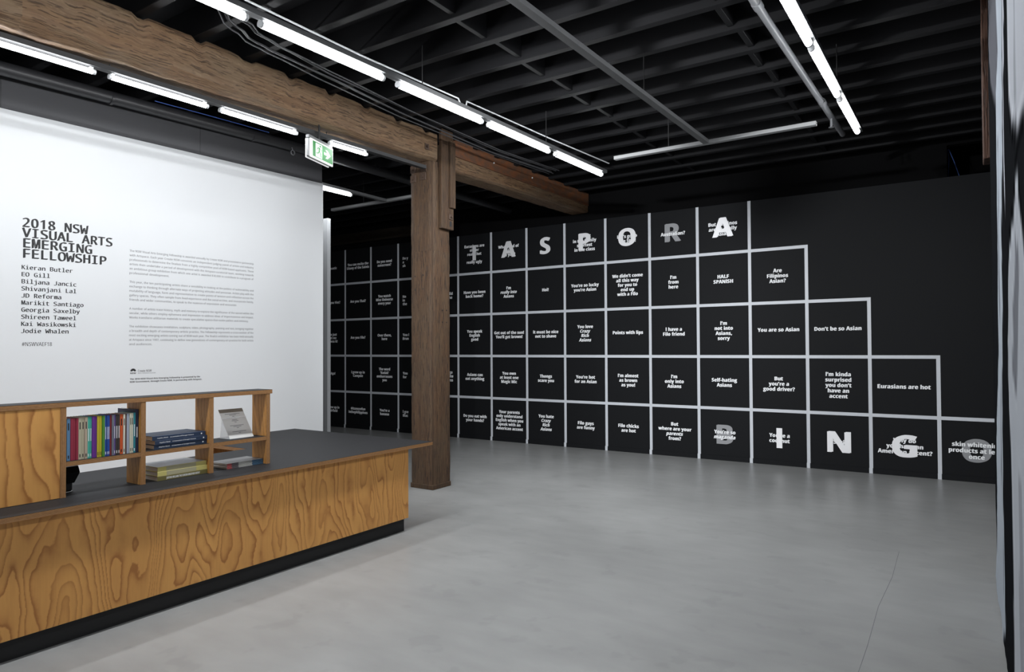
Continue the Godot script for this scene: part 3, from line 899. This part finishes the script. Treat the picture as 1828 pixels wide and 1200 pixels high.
func books() -> void:
	var y := 1.0305
	var B := [
		[8.399, rgb(96, 138, 176), .262, "sky-blue paperback at the left end of the row", "ink"],
		[8.3816, rgb(150, 44, 66), .262, "first crimson paperback, next to the sky-blue one", ""], [8.3668, rgb(146, 42, 62), .262, "middle one of the three crimson paperbacks", ""], [8.3525, rgb(148, 42, 64), .262, "third crimson paperback, beside the beige ones", ""],
		[8.3343, rgb(186, 180, 154), .264, "first beige paperback, beside the crimson ones", "ink"], [8.3165, rgb(184, 176, 150), .264, "middle one of the three beige paperbacks", "ink"], [8.2986, rgb(186, 168, 148), .264, "pinkish beige paperback beside the turquoise ones", "ink"],
		[8.2848, rgb(74, 176, 158), .264, "left turquoise paperback with a white title", "white"], [8.2736, rgb(66, 166, 148), .264, "right turquoise paperback with a white title", "white"],
		[8.2568, rgb(104, 44, 138), .264, "left purple paperback beside the turquoise ones", ""], [8.2422, rgb(98, 42, 130), .264, "right purple paperback beside the yellow ones", ""],
		[8.23, rgb(200, 182, 48), .264, "first yellow paperback, beside the purple ones", "foot"], [8.2215, rgb(196, 178, 44), .264, "middle one of the three yellow paperbacks", "foot"], [8.2124, rgb(202, 184, 50), .264, "third yellow paperback, beside the green ones", "foot"],
		[8.2015, rgb(64, 130, 42), .264, "dark green paperback beside the yellow ones", ""], [8.1943, rgb(112, 164, 70), .264, "thin light green paperback beside the blue ones", ""],
		[8.1828, rgb(36, 76, 160), .264, "first royal blue paperback with a white title", "white"], [8.1733, rgb(34, 70, 152), .264, "middle one of the three royal blue paperbacks", "white"], [8.164, rgb(40, 80, 164), .264, "third royal blue paperback, beside the maroon one", "white"],
		[8.1517, rgb(120, 36, 40), .266, "thin maroon paperback beside the royal blue ones", ""], [8.1377, rgb(112, 116, 128), .264, "grey paperback between maroon and violet ones", ""], [8.1268, rgb(104, 84, 142), .264, "dull violet paperback with a pale title", "white"],
		[8.1126, rgb(58, 50, 48), .264, "left dark speckled paperback beside the violet one", "white"], [8.1001, rgb(62, 54, 50), .264, "right dark speckled paperback beside the orange one", "white"],
		[8.0795, rgb(206, 88, 40), .264, "orange paperback with a black title", "ink"], [8.0659, rgb(216, 212, 196), .264, "cream paperback beside the orange one", "ink"], [8.0566, rgb(84, 52, 44), .264, "thin dark brown paperback", ""],
		[8.0384, rgb(166, 174, 190), .266, "pale blue-grey paperback beside the dark brown one", ""], [8.0261, rgb(206, 206, 186), .266, "left cream paperback beside the teal one", "ink"], [8.0123, rgb(206, 204, 186), .266, "right cream paperback touching the teal one", "ink"],
		[7.9985, rgb(46, 134, 146), .268, "teal paperback near the right end of the row", "white"],
	]
	var z := 8.4195
	for k in B.size():
		var b: Array = B[k]
		var xf := 6.700 + 0.0015 * sin(k * 2.3)
		var t := book("paperback", b[3], Vector3(6.545, y, b[0] + 0.0004), Vector3(xf, y + b[2], z - 0.0004), b[1], "paperbacks on the shelf")
		var w: float = z - b[0]
		var hx: float = xf - t.position.x
		if b[4] != "":
			var pm: Material = M.vinyl if b[4] == "white" else M.ink
			var rg := [[0.11, 0.19], [0.012, 0.03]] if b[4] == "white" else ([[0.012, 0.034]] if b[4] == "foot" else [[0.014, 0.034], [0.19, 0.235]])
			for r in rg:
				part("spine_print", bx(Vector3(hx, r[0], -w * 0.16), Vector3(hx + 0.0004, r[1], w * 0.16), 0.0001), pm, t)
		z = b[0]
	var nv := book("hardback", "tall navy hardback at the right end of the row", Vector3(6.46, y, 7.9745), Vector3(6.692, y + 0.288, 7.9965), rgb(44, 46, 72), "paperbacks on the shelf")
	part("spine_print", bx(Vector3(0.116, 0.10, -0.004), Vector3(0.1165, 0.17, 0.003), 0.0001), M.vinyl, nv)
	# three navy hardbacks lying on the middle shelf
	var zz := [[7.482, 7.878], [7.4735, 7.862], [7.474, 7.866]]
	var nm := ["topmost navy hardback lying on the middle shelf", "middle navy hardback of the lying stack", "lowest navy hardback of the lying stack"]
	for k in 3:
		var yy := y + 0.0305 * (2 - k)
		var xf: float = [6.685, 6.692, 6.688][k]
		var t := book("hardback", nm[k], Vector3(6.44, yy, zz[k][0]), Vector3(xf, yy + 0.03, zz[k][1]), rgb(38, 54, 80), "navy hardbacks", false)
		var hx: float = xf - t.position.x
		var turn := Basis(Vector3(0, 0, -1), Vector3.UP, Vector3(1, 0, 0))
		for e in [["Angelica Mesiti", 0.163, 0.078], ["A Communion of Stranger Gestures", 0.07, 0.175]]:
			var l := part("spine_print", letters([e[0]], serif, 0.008, 0.01, 1, 0.0004, 0.0, 1.0, e[2]), M.vinyl, t)
			l.transform = Transform3D(turn, Vector3(hx, 0.011, e[1]))
		part("spine_dot", tubes([Vector3(hx - 0.001, 0.015, -0.165), Vector3(hx + 0.0005, 0.015, -0.165)], 0.0055, 12), M.vinyl, t)
	# three large books under them, on the desk
	var ln := ["topmost yellow-spined book of the stack on the desk", "middle yellow-spined book of the stack on the desk", "olive-spined book at the bottom of the yellow stack"]
	for k in 3:
		var yy := 0.8105 + 0.0315 * (2 - k)
		var t := book("large_book", ln[k], Vector3(6.42, yy, 7.478 - 0.004 * k), Vector3(6.69 + 0.003 * k, yy + 0.031, 7.842 + 0.002 * k), rgb(206, 196, 120) if k < 2 else rgb(112, 104, 58), "yellow-spined books", false)
		var hx: float = (6.69 + 0.003 * k) - t.position.x
		if k < 2:
			part("spine_band", bx(Vector3(hx, 0.001, -0.10), Vector3(hx + 0.0004, 0.030, 0.12), 0.0001), mat(rgb(178, 172, 140), 0.6), t)
		else:
			var l := part("spine_print", letters(["JUSTENE WILLIAMS THE CURTAIN BREATHED DEEPLY"], bold, 0.014, 0.01, 1, 0.0004, 0.0, 1.0, 0.25), M.vinyl, t)
			l.transform = Transform3D(Basis(Vector3(0, 0, -1), Vector3.UP, Vector3(1, 0, 0)), Vector3(hx, 0.008, 0.125))
		if k == 0:
			part("cover_print", bx(Vector3(-0.13, 0.031, -0.178), Vector3(0.125, 0.0313, 0.178), 0.0001), mat(rgb(176, 178, 186), 0.4), t)
	# thin magazines
	var ord := ["topmost", "second", "third", "fourth", "fifth", "sixth", "lowest"]
	for k in 7:
		var yy := 0.8102 + 0.0059 * (6 - k)
		var t := thing("magazine", "%s thin magazine of the stack at the shelf's right bay" % ord[k], "magazine", Vector3(6.58, yy, 7.145), "thin magazines")
		var dz := 0.003 * sin(k * 1.9)
		part("pages", bx(Vector3(-0.11, 0, -0.16 + dz), Vector3(0.098, 0.0056, 0.16 + dz), 0.0012), M.page, t)
		for e in [[0.118, 0.158, rgb(170, 70, 72)], [0.06, 0.118, rgb(86, 80, 84)], [-0.06, 0.06, rgb(176, 176, 170)], [-0.16, -0.06, rgb(62, 96, 124)]]:
			part("spine_band", bx(Vector3(0.098, 0.0004, e[0] + dz), Vector3(0.0995, 0.0052, e[1] + dz), 0.0003), mat(e[2], 0.5), t)
		if k == 0:
			part("cover_print", bx(Vector3(-0.108, 0.0056, -0.158 + dz), Vector3(0.097, 0.0059, 0.158 + dz), 0.0001), mat(rgb(132, 132, 134), 0.4), t)
	sign_holder()
	device()

func sign_holder() -> void:
	var t := thing("sign_holder", "clear acrylic holder with a printed price sheet on the right shelf", "sign holder", Vector3(6.655, 1.031, 7.158))
	var lean := Basis(Vector3(0, 0, -1), Vector3(-0.58, 0.814, 0).normalized(), Vector3(0.814, 0.58, 0).normalized())
	var w := 0.105
	var sh := part("sheet", bx(Vector3(-w, 0.002, 0), Vector3(w, 0.268, 0.0008), 0.0002), M.paper, t)
	sh.transform = Transform3D(lean, Vector3.ZERO)
	part("header", bx(Vector3(-w, 0.236, 0.0008), Vector3(w, 0.268, 0.0011), 0.0001), mat(rgb(140, 132, 120), 0.7), sh)
	var rows := [[0.222, 0.13], [0.211, 0.06], [0.198, 0.02], [0.168, 0.045], [0.158, 0.06], [0.146, 0.02], [0.116, 0.12], [0.106, 0.07], [0.094, 0.02], [0.062, 0.12], [0.050, 0.02]]
	for r in rows:
		part("text_line", bx(Vector3(-r[1] / 2, r[0] - 0.0022, 0.0008), Vector3(r[1] / 2, r[0] + 0.0022, 0.001), 0.0001), M.ink_soft, sh)
	var ac := part("acrylic_back", bx(Vector3(-w - 0.002, 0, -0.003), Vector3(w + 0.002, 0.20, -0.0005), 0.0005), M.acrylic, t)
	ac.transform = Transform3D(lean, Vector3.ZERO)
	part("acrylic_strut", prism(PackedVector2Array([Vector2(-0.105, 0.158), Vector2(-0.102, 0.158), Vector2(-0.128, 0.0), Vector2(-0.131, 0.0)]), Vector3(0, 0, -w), Vector3(1, 0, 0), Vector3(0, 1, 0), Vector3(0, 0, 2 * w)), M.acrylic, t)
	part("acrylic_foot", bx(Vector3(-0.131, 0, -w), Vector3(0.0, 0.002, w), 0.0003), M.acrylic, t)

func device() -> void:
	var t := thing("desk_device", "black angular desk device with a white cable behind the plywood front", "device", Vector3(6.53, 0.811, 8.34))
	part("stand", bx(Vector3(-0.05, 0, -0.03), Vector3(0.0, 0.07, 0.05), 0.006), M.black_plastic, t)
	part("head", prism(PackedVector2Array([Vector2(-0.06, 0.05), Vector2(0.0, 0.05), Vector2(0.075, 0.125), Vector2(0.052, 0.165), Vector2(-0.05, 0.168)]), Vector3(0, 0, -0.04), Vector3(1, 0, 0), Vector3(0, 1, 0), Vector3(0, 0, 0.12)), M.black_plastic, t)
	var pts := []
	for k in 15:
		var a := lerpf(-2.4, 1.9, k / 14.0)
		pts.append(Vector3(-0.01 + 0.05 * cos(a), 0.003, 0.02 + 0.045 * sin(a)))
	part("cable", tubes(pts, 0.0022, 6), M.white_plastic, t)

# ------------------------------------------------------------------ exit sign
func exit_sign() -> void:
	var t := thing("exit_sign", "green running-man exit sign with right arrow hanging under the beam", "exit sign", Vector3(5.93, 3.617, 5.77))
	t.rotation_degrees.y = 17.3
	t.scale = Vector3(0.8, 0.82, 1.12)
	var green := mat(rgb(34, 116, 52), 0.5)
	green.emission_enabled = true
	green.emission = rgb(40, 150, 62)
	green.emission_energy_multiplier = 0.12
	var glow := mat(rgb(240, 242, 240), 0.4)
	glow.emission_enabled = true
	glow.emission = Color(1, 1, 0.98)
	glow.emission_energy_multiplier = 0.25
	part("top_bar", bx(Vector3(-0.035, 0.235, -0.19), Vector3(0.02, 0.275, 0.195), 0.006), M.aluminium, t)
	part("mount", bx(Vector3(-0.02, 0.274, -0.012), Vector3(-0.008, 0.50, 0.012), 0.002), M.hanger, t)
	part("frame", bx(Vector3(-0.03, 0.012, -0.19), Vector3(0.012, 0.238, 0.19), 0.008), M.aluminium, t)
	part("light_edge", bx(Vector3(0.012, 0.004, -0.187), Vector3(0.03, 0.236, 0.187), 0.006), glow, t)
	part("rear_edge", bx(Vector3(-0.048, 0.0, -0.187), Vector3(-0.03, 0.232, 0.187), 0.006), glow, t)
	part("green_panel", bx(Vector3(0.030, 0.028, -0.175), Vector3(0.0312, 0.215, 0.152), 0.0004), green, t)
	# panel coordinates: a to the right (towards -z), b upwards
	var u := Vector3(0, 0, -1)
	var o := Vector3(0.0312, 0.028, 0.152)
	var add := func(called: String, pts: Array, m: Material, lift := 0.0) -> void:
		var pl := PackedVector2Array()
		for p in pts:
			pl.append(Vector2(p[0], p[1]))
		part(called, prism(pl, o + Vector3(lift, 0, 0), u, Vector3.UP, Vector3(0.0008, 0, 0)), m, t)
	add.call("doorway", [[0.045, 0.008], [0.15, 0.008], [0.15, 0.175], [0.045, 0.175]], M.vinyl)
	add.call("arrow", [[0.18, 0.078], [0.235, 0.078], [0.205, 0.04], [0.24, 0.04], [0.292, 0.094], [0.24, 0.148], [0.205, 0.148], [0.235, 0.11], [0.18, 0.11]], M.vinyl)
	var head := []
	for k in 12:
		head.append([0.118 + 0.0125 * cos(TAU * k / 12), 0.153 + 0.0125 * sin(TAU * k / 12)])
	add.call("figure", head, green, 0.0008)
	for q in [[[0.092, 0.132], [0.114, 0.136], [0.112, 0.078], [0.094, 0.078]], [[0.108, 0.134], [0.116, 0.128], [0.132, 0.112], [0.126, 0.104]], [[0.130, 0.112], [0.146, 0.116], [0.146, 0.106], [0.128, 0.103]],
		[[0.096, 0.134], [0.098, 0.122], [0.078, 0.116], [0.074, 0.126]], [[0.074, 0.124], [0.082, 0.118], [0.072, 0.096], [0.064, 0.098]],
		[[0.098, 0.086], [0.112, 0.084], [0.130, 0.062], [0.120, 0.054]], [[0.120, 0.064], [0.131, 0.062], [0.138, 0.022], [0.126, 0.022]],
		[[0.094, 0.088], [0.104, 0.080], [0.090, 0.054], [0.080, 0.060]], [[0.086, 0.066], [0.086, 0.054], [0.056, 0.050], [0.056, 0.060]]]:
		add.call("figure", q, green, 0.0008)
	var l := OmniLight3D.new()
	l.name = "sign_glow"
	l.position = Vector3(0.06, 0.12, 0)
	l.light_energy = 0.01
	l.light_color = Color(0.7, 1.0, 0.75)
	l.omni_range = 20.0
	l.omni_attenuation = 2.0
	l.light_size = 0.08
	l.shadow_enabled = true
	t.add_child(l)

# ------------------------------------------------------------------ pipes and cables
func services() -> void:
	var bp := thing("black_pipe", "thick black pipe above the white wall", "pipe")
	part("pipe_run", tubes([Vector3(4.3, 4.15, 12.8), Vector3(4.3, 4.218, 7.95), Vector3(4.3, 4.30, 4.66), Vector3(4.3, 4.30, -0.1)], 0.062, 20), M.black_pipe, bp)
	for z in [9.6, 7.02, 5.4, 3.4]:
		part("collar", tubes([Vector3(4.3, 4.20 + (8.2 - z) * 0.028 if z > 4.6 else 4.31, z - 0.012), Vector3(4.3, 4.20 + (8.2 - z) * 0.028 if z > 4.6 else 4.31, z + 0.012)], 0.066, 20), M.black_pipe, bp)
	var ring := []
	for k in 17:
		ring.append(Vector3(0, 0.028 * sin(TAU * k / 16), 0.028 * cos(TAU * k / 16)))
	var r := part("pipe_ring", tubes(ring, 0.007, 8), M.grey_pipe, bp, Vector3(4.37, 4.19, 4.87))
	part("ring_stem", tubes([Vector3(0, 0.028, 0), Vector3(-0.02, 0.07, 0)], 0.006, 6), M.grey_pipe, r)
	var bc := part("blue_cable", tubes([Vector3(4.34, 4.325, 6.6), Vector3(4.35, 4.338, 6.1), Vector3(4.35, 4.352, 5.6), Vector3(4.34, 4.362, 5.2)], 0.005, 6), M.blue_cable)
	tag(bc, "thin blue cable lying along the thick black pipe", "cable")
	# grey sprinkler pipe beside the right row
	var gp := thing("sprinkler_pipe", "grey sprinkler pipe beside the upper right tubes", "pipe")
	part("pipe_run", tubes([Vector3(10.05, 4.2, 12.5), Vector3(10.13, 4.2, 5.44), Vector3(10.2, 4.2, 1.7)], 0.03, 16), M.grey_pipe, gp)
	for z in [5.35, 2.95]:
		part("coupling", tubes([Vector3(10.135 + (5.3 - z) * 0.02, 4.2, z - 0.05), Vector3(10.135 + (5.3 - z) * 0.02, 4.2, z + 0.05)], 0.037, 16), M.grey_pipe, gp)
	var hd := part("sprinkler_head", tubes([Vector3(10.19, 4.18, 2.45), Vector3(10.19, 4.08, 2.45)], 0.013, 8), M.grey_pipe, gp)
	part("deflector", tubes([Vector3(10.19, 4.082, 2.45), Vector3(10.19, 4.076, 2.45)], 0.028, 12), M.grey_pipe, hd)
	# conduit right of the second row, clipped under the joists
	var cd := thing("conduit", "thin pale conduit running beside the row right of the beam", "conduit")
	part("conduit_run", tubes([Vector3(6.88, 4.355, 11.5), Vector3(6.88, 4.355, 6.1), Vector3(6.95, 4.355, 4.80), Vector3(6.96, 4.28, 4.76)], 0.0085, 8), M.white_plastic, cd)
	part("conduit_run", tubes([Vector3(6.97, 4.28, 4.70), Vector3(6.97, 4.355, 4.68), Vector3(7.05, 4.355, 3.1), Vector3(7.16, 4.355, 1.6)], 0.0085, 8), M.white_plastic, cd)
	# loose cables left of the second row
	var C := [[0.0, 0.0], [0.05, 0.02], [0.09, 0.0], [0.14, 0.03], [0.20, 0.02]]
	var path := [[6.74, 7.6], [6.60, 7.3], [6.5, 7.05], [6.46, 6.8], [6.41, 6.2], [6.32, 5.1], [6.29, 3.5], [6.40, 2.2]]
	var nm := ["lowest loose black cable left of the long tubes", "second loose black cable left of the long tubes", "middle loose black cable left of the long tubes", "fourth loose black cable left of the long tubes", "uppermost loose black cable beside the long tubes"]
	for k in 5:
		var cv := Curve3D.new()
		for p in path.size():
			var sag := 0.03 * noise.get_noise_2d(k * 13.0, p * 4.0)
			cv.add_point(Vector3(path[p][0] + 0.12 + C[k][0] * 0.8 + sag, 4.17 + C[k][1] + sag * 0.6 + (0.1 if p == 0 else 0.0), path[p][1]), Vector3(0, 0, 0.12), Vector3(0, 0, -0.12))
		cv.bake_interval = 0.12
		var o := part("cable", tubes(Array(cv.get_baked_points()), 0.009 if k % 2 else 0.006, 6), M.cable)
		tag(o, nm[k], "cable", "loose cables left of the long tubes")
	for a in [[[11.20, 4.34], [11.21, 4.2], [11.20, 3.98]], [[11.21, 4.34], [11.27, 4.15], [11.32, 3.98]]]:
		var o := part("hanging_cable", tubes([Vector3(a[0][0], a[0][1], -0.3), Vector3(a[1][0], a[1][1], -0.28), Vector3(a[2][0], a[2][1] - 0.02, -0.25)], 0.005, 6), M.blue_cable)
		tag(o, "straight dark cable in the wall opening at right" if a[2][0] < 11.25 else "slanting dark cable in the wall opening at right", "cable", "cables in the wall opening")
